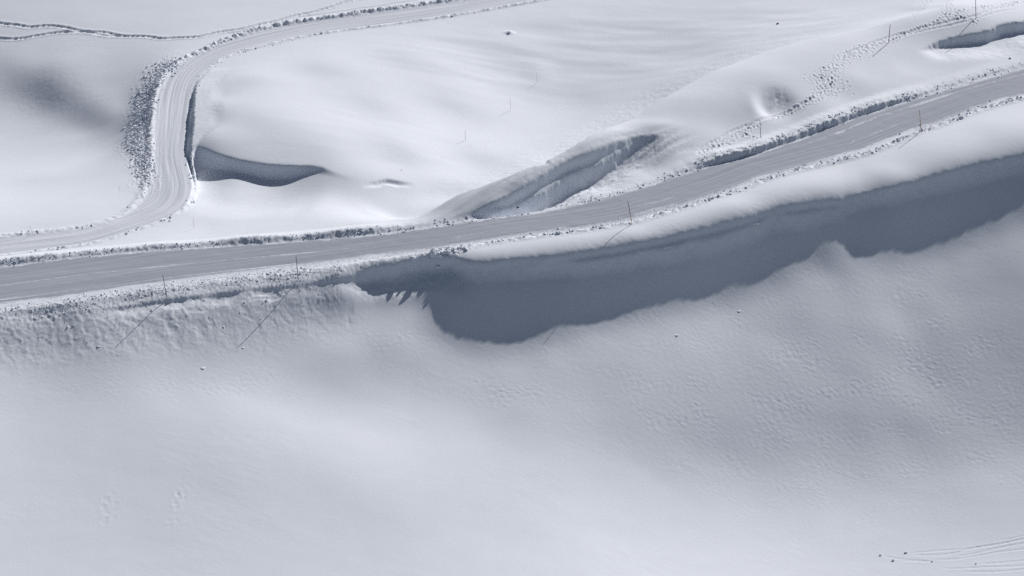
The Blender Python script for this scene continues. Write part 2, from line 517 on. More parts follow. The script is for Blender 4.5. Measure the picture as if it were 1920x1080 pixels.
sl_pts = [W(*p) for p in SIDE_L]
sr_pts = [W(*p) for p in SIDE_R]
sl = Line(smooth_line(sl_pts), 9)
sr = Line(smooth_line(sr_pts), 9)
dSL, dSR = sl.D, -sr.D
zl_ = sl.along(sl_pts, [p[2] for p in sl_pts])
zq_ = sr.along(sr_pts, [p[2] for p in sr_pts])
tq = np.clip(-dSR / np.maximum(1e-3, -dSR - dSL), 0, 1)
zs = zq_ * (1 - tq) + zl_ * tq
nl2 = vnoise(X * .6, Y * .6, 8) * .22 + vnoise(X * 2.1, Y * 2.1, 9) * .1
inside_side = (dSL + nl2 < 0) & (dSR + nl2 < 0) & sl.ok & sr.ok & ~inside_main
ws = (1 - ss(0, .55, np.maximum(dSL, dSR))) * (sl.ok & sr.ok) * (1 - wroad)
Z = Z * (1 - ws) + zs * ws
side_s, side_t = sr.S.copy(), tq.astype(np.float32)
del zf_, zn_, zr, zl_, zq_, zs

road_arc = lambda px: float(np.interp(px, [p[0] for p in MAIN_NEAR], [near.arc[int(np.argmin(np.linalg.norm(near.P[:, :2] - q[:2], axis=1)))] for q in near_pts]))
farc = lambda px: float(np.interp(px, [p[0] for p in MAIN_FAR], [far.arc[int(np.argmin(np.linalg.norm(far.P[:, :2] - q[:2], axis=1)))] for q in far_pts]))


def prof(line, f, pts):
    return np.interp(line.S, [f(p[0]) for p in pts], [p[1] for p in pts])


WOB = fbm(X * .9, Y * .9, 77, 2)
WOB2 = fbm(X * 2.6, Y * 2.6, 300, 2)
lump = fbm(X * 1.3, Y * 1.3, 21, 3, .6)
lump2 = np.abs(fbm(X * 2.3, Y * 2.3, 31, 2, .6))
# ploughed bank on the far side
hb = prof(far, farc, [(-90, .5), (100, .45), (150, .35), (300, .42), (480, .48), (600, .55), (690, .5), (760, .22), (860, .1), (1000, .1), (1200, .13), (1300, .25), (1350, .7), (1400, .85), (1450, .65),
                      (1520, .55), (1560, .75), (1640, .75), (1700, .45), (1760, .2), (2040, .2)])
hb = hb * (1 + .4 * vnoise(far.S * .16, far.S * 0, 51) + .1 * vnoise(far.S * .8, far.S * 0, 52))
wd = prof(far, farc, [(-90, 1.15), (1250, 1.1), (1350, .55), (1700, .55), (1780, 1.1), (2040, 1.1)])
o = dF + .1 * lump
Z += np.where(far.ok, hb * ss(0, wd, o) * (1 - ss(1.2, 3.6, o)) * (1 + .1 * lump), 0)
band = np.where(far.ok, np.exp(-((dF - .5) / .6) ** 2), 0)
Z += band * (.07 * lump2 + .04 * fbm(X * 5, Y * 5, 5, 2)) * (.6 + hb)
# low berm on the near side
hn = prof(near, road_arc, [(-90, .05), (600, .08), (750, .15), (860, .3), (900, .22), (1920, .3), (2040, .3)])
o = dN + .15 * lump
Z += np.where(near.ok, hn * ss(0, .45, o) * (1 - ss(.5, 1.6, o)) * (1 + .6 * lump), 0)
nw = 1 + 1.3 * ss(5, -20, X)
nb = np.where(near.ok, ss(-1.2, -.2, dN) * (1 - ss(.8 * nw, 1.5 * nw, dN)), 0)
Z += nb * (.05 * fbm(X * 4, Y * 4, 6, 2) + .03 * (nw - 1) * fbm(X * 3, Y * 3, 7, 2))
# compacted surface: long ruts and drift lips
Z += np.where(inside_main, .012 * vnoise(main_s * .12, main_t * 40, 41) + .015 * vnoise(X * .5, Y * .9, 42), 0)
Z += np.where(inside_side, .022 * vnoise(side_s * .05, side_t * 16, 43) + .008 * vnoise(X * 3, Y * 3, 44), 0)


# ------------------------------------------------------------------ wind-cut lips and hollows
def smooth_x(px_, v, sig=1.2):
    g = np.arange(-90, 90, .25)
    k = np.exp(-(np.arange(-16, 17) * .25 / sig) ** 2)
    y = np.convolve(np.pad(np.interp(g, px_, v), 16, mode='edge'), k / k.sum(), 'valid')
    return np.repeat(np.interp(AX, g, y)[:, None], len(AY), 1).astype(np.float32)


def cut(pts, depth, run, edge=.5, shift=0.0, wob=.12, zero_ends=True, side=-1, curve=1.0, raise_=0.0):
    pts = np.asarray(pts)
    P = smooth_line(pts)
    L = Line(P, max(run) + 2.5)
    d = L.D * side - shift + wob * (WOB + .5 * WOB2) * L.ok
    o_ = np.argsort(pts[:, 0])
    dep, rn = smooth_x(pts[o_, 0], np.asarray(depth)[o_]), smooth_x(pts[o_, 0], np.asarray(run)[o_])
    endw = 1.0
    if zero_ends:
        q_ = min(3.0, L.len * .3)
        endw = ss(0, q_, L.S) * ss(0, q_, L.len - L.S)
    t = np.clip((d - edge) / np.maximum(.1, rn - edge), 0, 1)
    g = (1 - (1 - np.clip(soft(d - .06, .14) / edge, 0, 1)) ** 2) * (1 - ss(0, 1, t)) ** curve
    dz = np.where(L.ok, -dep * g * endw, 0)
    if raise_:
        dz += np.where(L.ok, raise_ * np.exp(-np.maximum(0, -d) / .8) * (d < 0) * endw, 0)
    return dz, L, d


guard = np.where(sr.ok, ss(0, .6, dSR), 1)      # nothing below may eat into the track


def S_(l):
    return np.array([survey(a, b) for a, b in l])


# long cornice
lipL = Line(smooth_line(LIPW), 6)
dlip = np.interp(X, lip_xy[0], lip_xy[1]) - Y
dlip = np.where(lipL.ok, -lipL.D, dlip) + .1 * WOB * (np.abs(dlip) < 6)
Z -= drop_at(X, dlip, Y)
LJ = [(620, 517), (660, 510), (700, 503), (740, 495), (770, 488), (800, 484), (850, 481), (875, 488), (920, 490)]
dz, _, _ = cut(S_(LJ), [0, .3, .6, .75, .8, .7, .5, .2, 0], [2.5, 3, 3.6, 4, 4, 4, 4, 4, 4], edge=.7, wob=.15)
Z += dz
# thin cut under the road margin on the left
E = [(130, 580), (200, 571), (260, 563), (313, 556), (380, 548), (450, 539), (520, 531), (559, 526), (600, 520), (650, 512), (690, 504), (740, 495)]
pe = np.array([W(a, b, road_z(a) - .05) for a, b in E])
dz, edgeL, dedge = cut(pe, [.05, .25, .2, .35, .4, .3, .25, .2, .2, .3, .25, .1], [2.2] * len(E), edge=.4, wob=.1)
Z += dz * (.75 + .5 * np.clip(fbm(X * .35, Y * .35, 87, 2), -1, 1))
# hollow beside the narrow track
HL = [(362, 272), (400, 285), (440, 297), (460, 301), (500, 307), (530, 309), (560, 310), (585, 310), (605, 313), (618, 319), (650, 330), (690, 338)]
dz, _, _ = cut(S_(HL), [1.7, 1.65, 1.15, 1.3, 1.6, 1.55, 1.1, .65, .35, .15, .04, 0], [15.0] * 8 + [9.0, 7.0, 6.0, 6.0], edge=1.0, wob=.04)
Z += dz * guard
# cut wall on the right of the track
CW = [(400, 122), (378, 145), (366, 165), (364, 200), (362, 240), (359, 268), (357, 290), (362, 318), (364, 345), (352, 385)]
CWZ = [-2.5, -2.1, -1.5, -1.0, -.75, -.75, -1.1, -1.3, -1.45, -1.4]
# scour hollow by the road: two lips
A1 = [(862, 412), (890, 397), (926, 378), (980, 350), (1028, 320), (1060, 301), (1115, 281), (1159, 263), (1194, 254), (1225, 252), (1262, 258)]
guard2 = np.where(far.ok, ss(.1, 1.2, dF), 1)
pa = S_(A1)
da = np.array([0, .9, 1.7, 2.3, 2.7, 2.7, 2.5, 1.9, .9, .2, 0])
dz, _, _ = cut(pa, da * .45, [4.6] * 11, edge=.4, wob=.06)
Z += dz * guard2
dz, _, _ = cut(pa, da * .65, [4.6] * 11, edge=.8, shift=smooth_x(pa[:, 0], .15 + .26 * da), wob=.14)
Z += dz * guard2
# hollow at the far right
R1 = [(1712, 97), (1738, 86), (1765, 75), (1800, 67), (1850, 57), (1880, 44), (1920, 39), (1980, 30)]
dz, _, _ = cut(S_(R1), [0, .3, .8, 1.0, 1.3, 1.5, 1.4, 1.3], [4, 4, 5, 6, 7, 7, 7, 7], edge=.6, wob=.12)
Z += dz
# far side of the crest falls away
dz, _, _ = cut([W(a, b, c) for a, b, c in CREST], [.3, 1.6, 2.6, 3.0, 3.0, 2.8, 2.4, 1.9, 1.2, .5, .1], [16.0] * len(CREST), edge=4, wob=.1, side=1)
Z += dz
# small ledges on the open snow
for l, dp, rn in (([(985, 300), (1005, 296), (1024, 290)], [.2, .5, .5], [1.5, 2.4, 2.4]), ([(672, 346), (700, 340), (724, 335), (750, 340), (780, 342)], [.1, .25, .45, .3, .1], [1.5] * 5)):
    dz, _, _ = cut(S_(l), dp, rn, edge=.5, wob=.1)
    Z += dz


def zone(blobs):
    m = np.zeros(Z.shape, np.float32)
    for px, py, rx, ry, a in blobs:
        c = survey(px, py)
        w = window(c[0] - 3 * rx, c[0] + 3 * rx, c[1] - 3 * ry, c[1] + 3 * ry)
        m[w] = np.maximum(m[w], a * np.exp(-(((X[w] - c[0]) / rx) ** 2 + ((Y[w] - c[1]) / ry) ** 2) ** 1.3))
    return m


def dent(px, py, rx, ry, depth, sharp=2.0, ang=0):
    c = survey(px, py)
    w = window(c[0] - 4 * rx - 4, c[0] + 4 * rx + 4, c[1] - 4 * ry - 4, c[1] + 4 * ry + 4)
    x, y = X[w] - c[0], Y[w] - c[1]
    ca, sa = math.cos(ang), math.sin(ang)
    u, v = (x * ca + y * sa) / rx, (-x * sa + y * ca) / ry
    Z[w] -= depth * np.exp(-(u * u + v * v) ** (sharp / 2))


# wind pit round a hidden stone
dent(1452, 193, 2.3, 2.6, .7, 2.6)
dent(1434, 199, .9, 1.4, .3, 2)
dent(1418, 197, 1.2, 2.0, -.22, 2)
pz_ = zone([(1458, 180, 1.4, 1.6, 1)])
Z += pz_ * (.07 * fbm(X * 1.1, Y * 1.1, 131, 3, .6))
tz = zone([(95, 170, 6, 6, 1), (130, 195, 5, 5, .8)])
Z += tz * .012 * fbm(X * 1.3, Y * 1.3, 132, 3, .6)
# broad soft undulations
for a, b, rx, ry, dd in ((850, 85, 6, 2.4, .16), (1000, 60, 5, 2, .14), (910, 105, 7, 2.5, .16), (960, 137, 5, 2, .12), (1040, 162, 5, 2, -.1), (830, 120, 4, 2, -.08), (955, 61, .6, .4, -.25), (1130, 60, 6, 2, .1), (1010, 130, 2, 2.5, -.16),
                         (1230, 236, 3, 1.5, -.25)):
    dent(a, b, rx, ry, dd)

# side-track cut wall: the ground right of it stands above the track
cw = np.array([W(a, b, z) for (a, b), z in zip(CW, CWZ)])
cwl = Line(smooth_line(cw, .4), 5)
b3, b5 = base_at(cw[:, 0] + 2.6, cw[:, 1]), base_at(cw[:, 0] + 4.6, cw[:, 1])
sm = lambda v: np.convolve(np.pad(v, 1, mode='edge'), [.25, .5, .25], 'valid')
zc3, zsl = cwl.along(cw, sm(b3)), cwl.along(cw, np.clip(sm((b5 - b3) / 2), -.12, .12))
wide = cwl.along(cw, [2.0, 2.0, 2.0, 2.0, 1.9, .5, .15, .15, .15, .15])
lowr = cwl.along(cw, [0, 0, 0, 0, 0, .1, .3, .35, .35, .3])
dr = -cwl.D + .12 * fbm(X * 1.6, Y * 1.6, 61, 2)          # positive to the right of the wall (line runs towards the viewer -> flip below)
side_sign = 1.0
dr = cwl.D * 1.0 + .12 * fbm(X * 1.6, Y * 1.6, 61, 2) * cwl.ok
endc = ss(0, 2, cwl.S) * ss(0, 2, cwl.len - cwl.S)
zc = zc3 + (np.clip(dr, 0, 4) - 2.6) * zsl - lowr
wgt = np.where(cwl.ok, ss(-.25, .1, dr) * (1 - ss(wide, wide * 2.0 + .15, dr)), 0) * endc
Z = Z * (1 - wgt) + zc * wgt

# ------------------------------------------------------------------ rough, lumpy and wind-marked zones
# bank under the road on the left: ploughed snow slid down the slope
bankmask = np.where(edgeL.ok, 0, 0).astype(np.float32)
BE = [(-90, 600), (0, 590), (100, 580), (200, 571), (313, 557), (450, 540), (559, 527), (650, 514), (700, 506)]
bl = Line(smooth_line([W(a, b, road_z(a) - .1) for a, b in BE]), 12)
db = -bl.D
fade = np.interp(bl.S, [0, bl.len * .8, bl.len], [1, 1, 0])
bankmask = np.where(bl.ok, ss(-.2, .6, db) * (1 - ss(3.5, 9.5, db)), 0) * fade
ang = .5
u_, v_ = X * math.cos(ang) + Y * math.sin(ang), -X * math.sin(ang) + Y * math.cos(ang)
wx, wy = fbm(X * .5, Y * .5, 95, 2), fbm(X * .5, Y * .5, 96, 2)
streak = fbm((u_ + .6 * wx) * 1.0, (v_ + .6 * wy) * .4, 91, 3, .55)
lumpy = fbm(X * .8 + .7 * wx, Y * .8 + .7 * wy, 92, 4, .6)
patch = ss(-.35, .35, fbm(X * .16, Y * .2, 97, 2))
leftw = ss(-25, -42, X)
crumb = 1 - 2 * np.abs(vnoise(X * 1.9 + .5 * wx, Y * 1.9 + .5 * wy, 191))
crumb += .6 * (1 - 2 * np.abs(vnoise(X * 4.1, Y * 4.1, 192)))
upper = ss(5.0, .5, db)
Z += bankmask * (.045 * streak * (.3 + .7 * leftw) + .045 * np.maximum(-.25, lumpy) + (.012 + .03 * upper) * crumb * (.3 + .7 * patch) + .022 * fbm(X * 5.5, Y * 5.5, 94, 2, .7))
Z -= bankmask * .1 * ss(.45, .8, fbm(X * .45 + .4 * wx, Y * .4, 98, 2)) * (1 - .6 * leftw)
del wx, wy
# wind crust
sast = zone([(1500, 740, 26, 16, .75), (1150, 720, 14, 8, .5), (300, 700, 16, 6, .45), (1500, 720, 12, 8, 1), (1750, 700, 12, 10, 1), (1300, 800, 8, 6, .9), (1650, 830, 12, 6, .8), (1880, 820, 8, 8, .8), (940, 735, 6, 3, .9), (1700, 560, 8, 4, .7), (740, 640, 5, 4, .5), (430, 720, 8, 4, .6), (200, 710, 7, 4, .5),
             (1350, 660, 7, 3, .5), (1100, 720, 7, 3, .5), (1250, 610, 4, 2, .4)])
a2 = -.35
us, vs = X * math.cos(a2) + Y * math.sin(a2), -X * math.sin(a2) + Y * math.cos(a2)
wn = fbm(us * 1.6, vs * 3.6, 101, 2, .6)
pat = ss(-.1, .5, fbm(X * .22, Y * .3, 104, 2))
Z += sast * (.012 + .022 * pat) * wn
Z += .005 * fbm(us * .5, vs * 1.3, 107, 3, .6) * ss(-.2, .5, fbm(X * .08, Y * .1, 106, 2)) + .012 * fbm(X * .15, Y * .25, 108, 2)
sh = zone([(1180, 520, 3.5, 4, .9), (1120, 525, 4, 4, .8), (1300, 480, 6, 4, .5), (1450, 450, 6, 4, .5)])
Z += sh * .03 * fbm(us * 1.2, vs * 2.6, 109, 2, .6)
# grooves at the upper end of the scour hollow
gz_ = zone([(1205, 270, 4.5, 2.4, 1), (1250, 262, 3, 2.0, .9), (1285, 280, 2.4, 1.4, .6), (1150, 275, 3, 1.5, .6)])
a3 = .72
ug, vg = X * math.cos(a3) + Y * math.sin(a3), -X * math.sin(a3) + Y * math.cos(a3)
Z += gz_ * (.19 * vnoise(ug * .22, vg * 1.2, 111) + .03 * fbm(X * 2.2, Y * 2.2, 112, 2))
sc = zone([(1100, 330, 6, 4, 1), (1170, 300, 4, 3, 1), (1010, 345, 5, 3, .8)])
Z += sc * .03 * fbm(X * 1.4, Y * 1.4, 114, 3, .6)
sc2 = zone([(930, 375, 7, 3.5, 1), (1000, 335, 6, 3, .9), (1080, 300, 5, 2.5, .7), (890, 395, 5, 2.5, .8)])
a4 = .70
uw, vw = X * math.cos(a4) + Y * math.sin(a4), -X * math.sin(a4) + Y * math.cos(a4)
Z += sc2 * (.07 * vnoise(uw * .12, vw * 1.1, 115) + .03 * vnoise(uw * .3, vw * 2.6, 116))
val = zone([(930, 120, 16, 9, 1), (1200, 90, 16, 12, 1), (1400, 60, 14, 10, 1), (700, 250, 12, 10, .4)])
a5 = -.12
ux, vx = X * math.cos(a5) + Y * math.sin(a5), -X * math.sin(a5) + Y * math.cos(a5)
Z += val * (.10 * fbm(ux * .07, vx * .28, 117, 2) + .008 * fbm(ux * .6, vx * 2.4, 118, 2, .6) * ss(0, .5, fbm(X * .1, Y * .12, 119, 2)))
del uw, vw, ux, vx

# rubble bank left of the track bend
RB = [(330, 118), (300, 135), (283, 165), (272, 200), (268, 240), (262, 270), (272, 300), (280, 340)]
rbz = zone([(a - 6, b, 2.0, 3.4, 1) for a, b in RB] + [(250, 262, 2.4, 3.5, 1)])
Z += rbz * (.16 * lump2 + .1 * fbm(X * 3, Y * 3, 121, 2))
# raised rim of the track on that side
rim = np.where(sl.ok, np.exp(-((dSL - .35) / .45) ** 2), 0) * prof(sl, lambda p: p, [(0, 0)]) if False else 0
slz = np.interp(sl.S, [0, sl.len * .12, sl.len * .25, sl.len * .6, sl.len], [.25, .08, .2, .45, .3])
Z += np.where(sl.ok, slz * np.exp(-((dSL - .5) / .5) ** 2) * (1 + .7 * lump), 0) * (1 - wroad)
srz = np.interp(sr.S, [0, sr.len * .1, sr.len * .3, sr.len], [.1, .15, .1, .2])
wallz = np.where(cwl.ok, ss(3, 0, np.abs(cwl.D)) * ss(0, 1.5, cwl.S) * ss(0, 1.5, cwl.len - cwl.S), 0)
Z += (1 - wallz) * np.where(sr.ok, srz * np.exp(-((dSR - .3) / .35) ** 2) * (1 + .7 * lump), 0) * (1 - wroad)


# ------------------------------------------------------------------ tracks and footprints pressed into the snow
def groove(l, width, depth, berm=.3, wob=.3, rough=.4, seed=0):
    P = smooth_line(S_(l), .5)
    nrm = np.gradient(P[:, :2], axis=0)
    nrm = np.stack([-nrm[:, 1], nrm[:, 0]], 1)
    nrm /= np.linalg.norm(nrm, axis=1)[:, None] + 1e-9
    k = np.arange(len(P)) * .12
    P[:, :2] += nrm * (wob * vnoise(k, k * 0 + seed * 3.7, 5 + seed))[:, None]
    L = Line(P, 6 * width)
    e = ss(0, 1.5, L.S) * ss(0, 1.5, L.len - L.S)
    q = (L.D + .0) / width
    r = 1 + rough * WOB2
    global Z
    Z += np.where(L.ok, e * depth * r * (-np.exp(-q * q) + berm * np.exp(-((np.abs(q) - 1.7) / .7) ** 2)), 0)


groove([(-30, 38), (10, 46), (50, 50), (90, 49), (140, 56), (200, 64), (260, 69), (320, 72), (370, 68), (430, 58), (500, 44), (580, 24), (640, 6), (700, -8)], .28, .15, .5, .5, .9, 1)
groove([(-30, 70), (20, 73), (70, 66), (110, 60), (170, 62), (230, 70)], .28, .15, .5, .5, .9, 2)
groove([(420, 66), (520, 47), (640, 27), (760, 10), (860, -4)], .28, .09, .5, .3, .5, 3)
groove([(560, 34), (640, 22), (720, 10), (800, -3)], .22, .07, .5, .3, .5, 4)
groove([(1410, 232), (1450, 214), (1490, 200), (1530, 184)], .24, .09, .4, .2, 1, 5)
groove([(1300, 292), (1340, 264), (1380, 244), (1420, 230)], .22, .08, .4, .4, 1, 6)
groove([(1570, 112), (1610, 90), (1660, 72), (1740, 50), (1830, 27), (1940, -2)], .26, .1, .4, .4, 1, 7)
groove([(1660, 74), (1740, 56), (1830, 34), (1940, 8)], .22, .07, .4, .3, 1, 8)
BR = [[(1651, 1041), (1680, 1046), (1720, 1050), (1760, 1055)], [(1675, 1052), (1720, 1052), (1750, 1054)], [(1699, 1036), (1760, 1033), (1820, 1028), (1880, 1018), (1960, 1000)],
      [(1750, 1050), (1800, 1046), (1860, 1038), (1960, 1022)], [(1830, 1057), (1870, 1055), (1960, 1046)], [(1865, 1013), (1890, 1010), (1960, 994)], [(1790, 1044), (1860, 1030), (1960, 1012)], [(1760, 1066), (1840, 1064), (1960, 1058)],
      [(1800, 1072), (1880, 1070), (1960, 1066)], [(1700, 1041), (1780, 1038), (1850, 1024), (1950, 1006)]]
for k, l in enumerate(BR):
    groove(l, .15, .028, .5, .25, .8, 20 + k)


def footprints(l, count, spread, r=.115, depth=.085):
    P = smooth_line(S_(l), .3)
    for _ in range(count):
        p = P[random.randrange(len(P))]
        x, y = p[0] + random.gauss(0, spread), p[1] + random.gauss(0, spread * 1.2)
        rr = r * random.uniform(.8, 1.5)
        w = window(x - 3 * rr, x + 3 * rr, y - 4 * rr, y + 4 * rr)
        q = ((X[w] - x) / rr) ** 2 + ((Y[w] - y) / (rr * 1.25)) ** 2
        Z[w] += depth * random.uniform(.5, 1.2) * (-np.exp(-q) + .35 * np.exp(-((np.sqrt(q) - 1.8) / .6) ** 2))


footprints([(1560, 170), (1548, 150), (1560, 125), (1590, 105), (1620, 92)], 220, .6)
footprints([(1568, 168), (1540, 160), (1550, 140)], 130, 1.0)
footprints([(1520, 188), (1550, 170)], 50, .4)
footprints([(1440, 224), (1520, 188)], 80, .2)
footprints([(1620, 92), (1700, 62), (1920, 3)], 230, .25)
footprints([(1310, 292), (1420, 232)], 110, .3)
footprints([(1395, 250), (1424, 262)], 26, .2)
footprints([(1712, 32), (1730, 14), (1742, -4)], 60, .35)
footprints([(1772, 26), (1778, 8), (1784, -6)], 90, .5)
footprints([(1800, 32), (1830, 40)], 36, .3)
footprints([(206, 930), (200, 948), (195, 972)], 22, .3, .2, .012)
footprints([(340, 912), (332, 950), (318, 985)], 30, .3, .18, .013)


def zat(x, y):
    x, y = np.atleast_1d(np.asarray(x, float)), np.atleast_1d(np.asarray(y, float))
    i = np.clip(np.searchsorted(AX, x) - 1, 0, len(AX) - 2)
    j = np.clip(np.searchsorted(AY, y) - 1, 0, len(AY) - 2)
    u = (x - AX[i]) / (AX[i + 1] - AX[i])
    v = (y - AY[j]) / (AY[j + 1] - AY[j])
    return (Z[i, j] * (1 - u) + Z[i + 1, j] * u) * (1 - v) + (Z[i, j + 1] * (1 - u) + Z[i + 1, j + 1] * u) * v


def survey(px, py):
    """first point of the finished ground along a sight line"""
    d = ray(px, py)
    t = (14.0 - CAMH) / d[2] + np.arange(0, 90, .12)
    f = CAMH + d[2] * t - zat(d[0] * t, d[1] * t)
    k = max(1, int(np.argmax(f < 0)))
    u = f[k - 1] / (f[k - 1] - f[k])
    return d * (t[k - 1] + u * .12) + np.array([0, 0, CAMH])


# ------------------------------------------------------------------ materials
def material(name):
    m = bpy.data.materials.new(name)
    m.use_nodes = True
    nt = m.node_tree
    b = nt.nodes['Principled BSDF']
    return m, nt, b


def N(nt, t, **kw):
    n = nt.nodes.new(t)
    for k, v in kw.items():
        setattr(n, k, v)
    return n


def snow_material(name, col, rough=.75, spec=.12, grain=2.2, bump=.35, dist=.05, var=.03):
    m, nt, b = material(name)
    tc = N(nt, 'ShaderNodeTexCoord')
    n1 = N(nt, 'ShaderNodeTexNoise')
    n1.inputs['Scale'].default_value = .35
    n1.inputs['Detail'].default_value = 6
    nt.links.new(tc.outputs['Object'], n1.inputs['Vector'])
    mx = N(nt, 'ShaderNodeMix', data_type='RGBA')
    mx.inputs[6].default_value = (*[c * (1 - var) for c in col], 1)
    mx.inputs[7].default_value = (*[min(.95, c * (1 + var)) for c in col], 1)
    nt.links.new(n1.outputs['Fac'], mx.inputs[0])
    nt.links.new(mx.outputs[2], b.inputs['Base Color'])
    n2 = N(nt, 'ShaderNodeTexNoise')
    n2.inputs['Scale'].default_value = grain
    n2.inputs['Detail'].default_value = 5
    n2.inputs['Roughness'].default_value = .78
    nt.links.new(tc.outputs['Object'], n2.inputs['Vector'])
    bp = N(nt, 'ShaderNodeBump')
    bp.inputs['Strength'].default_value = bump
    bp.inputs['Distance'].default_value = dist
    nt.links.new(n2.outputs['Fac'], bp.inputs['Height'])
    nt.links.new(bp.outputs['Normal'], b.inputs['Normal'])
    b.inputs['Roughness'].default_value = rough
    b.inputs['Specular IOR Level'].default_value = spec
    return m


SNOWC = (.80, .835, .90)
M_SNOW = snow_material('wind_packed_snow', SNOWC)
M_CHUNK = snow_material('broken_snow', (.80, .835, .90), grain=10, bump=.5)



def road_material(name, dark, light, streaks, cover):
    m, nt, b = material(name)
    at = N(nt, 'ShaderNodeAttribute', attribute_name='road_uv')
    mp = N(nt, 'ShaderNodeMapping')
    mp.inputs['Scale'].default_value = streaks
    nt.links.new(at.outputs['Vector'], mp.inputs['Vector'])
    n1 = N(nt, 'ShaderNodeTexNoise')
    n1.inputs['Scale'].default_value = 1
    n1.inputs['Detail'].default_value = 6
    n1.inputs['Roughness'].default_value = .62
    nt.links.new(mp.outputs['Vector'], n1.inputs['Vector'])
    rp = N(nt, 'ShaderNodeValToRGB')
    rp.color_ramp.elements[0].position = cover[0]
    rp.color_ramp.elements[0].color = (*dark, 1)
    rp.color_ramp.elements[1].position = cover[1]
    rp.color_ramp.elements[1].color = (*light, 1)
    e = rp.color_ramp.elements.new(cover[0] - .12)
    e.color = (*[c * .93 for c in dark], 1)
    nt.links.new(n1.outputs['Fac'], rp.inputs['Fac'])
    # loose snow: attribute painted by distance from the edges and the drift lines
    at2 = N(nt, 'ShaderNodeAttribute', attribute_name='loose')
    n3 = N(nt, 'ShaderNodeTexNoise')
    n3.inputs['Scale'].default_value = 1
    n3.inputs['Detail'].default_value = 7
    n3.inputs['Roughness'].default_value = .68
    mp3 = N(nt, 'ShaderNodeMapping')
    mp3.inputs['Scale'].default_value = (1.5, 3.4 * streaks[1] / 3, 1)
    nt.links.new(at.outputs['Vector'], mp3.inputs['Vector'])
    nt.links.new(mp3.outputs['Vector'], n3.inputs['Vector'])
    ad = N(nt, 'ShaderNodeMath', operation='ADD')
    nt.links.new(at2.outputs['Fac'], ad.inputs[0])
    nt.links.new(n3.outputs['Fac'], ad.inputs[1])
    r3 = N(nt, 'ShaderNodeMapRange')
    r3.inputs['From Min'].default_value = .92
    r3.inputs['From Max'].default_value = 1.3
    nt.links.new(ad.outputs[0], r3.inputs['Value'])
    mx = N(nt, 'ShaderNodeMix', data_type='RGBA')
    nt.links.new(r3.outputs['Result'], mx.inputs[0])
    nt.links.new(rp.outputs['Color'], mx.inputs[6])
    mx.inputs[7].default_value = (*SNOWC, 1)
    nt.links.new(mx.outputs[2], b.inputs['Base Color'])
    tc = N(nt, 'ShaderNodeTexCoord')
    n2 = N(nt, 'ShaderNodeTexNoise')
    n2.inputs['Scale'].default_value = 9
    n2.inputs['Detail'].default_value = 4
    nt.links.new(tc.outputs['Object'], n2.inputs['Vector'])
    bp = N(nt, 'ShaderNodeBump')
    bp.inputs['Strength'].default_value = .25
    bp.inputs['Distance'].default_value = .02
    nt.links.new(n2.outputs['Fac'], bp.inputs['Height'])
    nt.links.new(bp.outputs['Normal'], b.inputs['Normal'])
    b.inputs['Roughness'].default_value = .7
    b.inputs['Specular IOR Level'].default_value = .12
    return m


M_ROAD = road_material('packed_grey_snow', (.375, .40, .465), (.50, .525, .585), (.035, 3.2, 1), (.46, .70))
M_TRACK = road_material('groomed_snow', (.55, .58, .645), (.79, .82, .88), (.04, 5.0, 1), (.40, .60))


# ------------------------------------------------------------------ ground sheet -> terrain, main road, side track
nxg, nyg = Z.shape
idx = np.arange(nxg * nyg).reshape(nxg, nyg)


def face_mask(v):
    return v[:-1, :-1] & v[1:, 1:]


fm, fs = face_mask(inside_main), face_mask(inside_side)
loose_m = np.zeros(Z.shape, np.float32)
wm = np.maximum(1.0, -dN - dF)
e_ = np.minimum(-dN, -dF)
loose_m = .55 * (1 - ss(0, .9, -dF)) + .62 * (1 - ss(0, 2.2, -dN))
lf = np.interp(main_s, [0, road_arc(0), road_arc(500), road_arc(800), near.len], [.9, .8, .8, .2, .2])
loose_m += np.where(-dN < 2.0, .5 * lf * (1 - ss(1.0, 2.0, -dN)), 0)
loose_m += .6 * np.exp(-((main_t - .56 + .04 * vnoise(main_s * .05, main_s * 0, 71)) / .022) ** 2) * (main_s < road_arc(760))
loose_m += .22 * ss(.05, .6, vnoise(main_s * .09, main_t * 5, 73) + .4 * vnoise(main_s * .4, main_t * 9, 74))
loose_m += .34 * np.exp(-((main_t - .40 + .05 * vnoise(main_s * .05, main_s * 0, 72)) / .06) ** 2) * (main_s > road_arc(620))
loose_m += .5 * np.exp(-((main_t - .80) / .07) ** 2) * ss(road_arc(1350), road_arc(1600), main_s)
loose_m += .6 * np.exp(-((main_t - .22) / .015) ** 2) * (main_s < road_arc(560))
loose_s = .6 * (1 - ss(0, 1.0, np.minimum(-dSR, -dSL)))


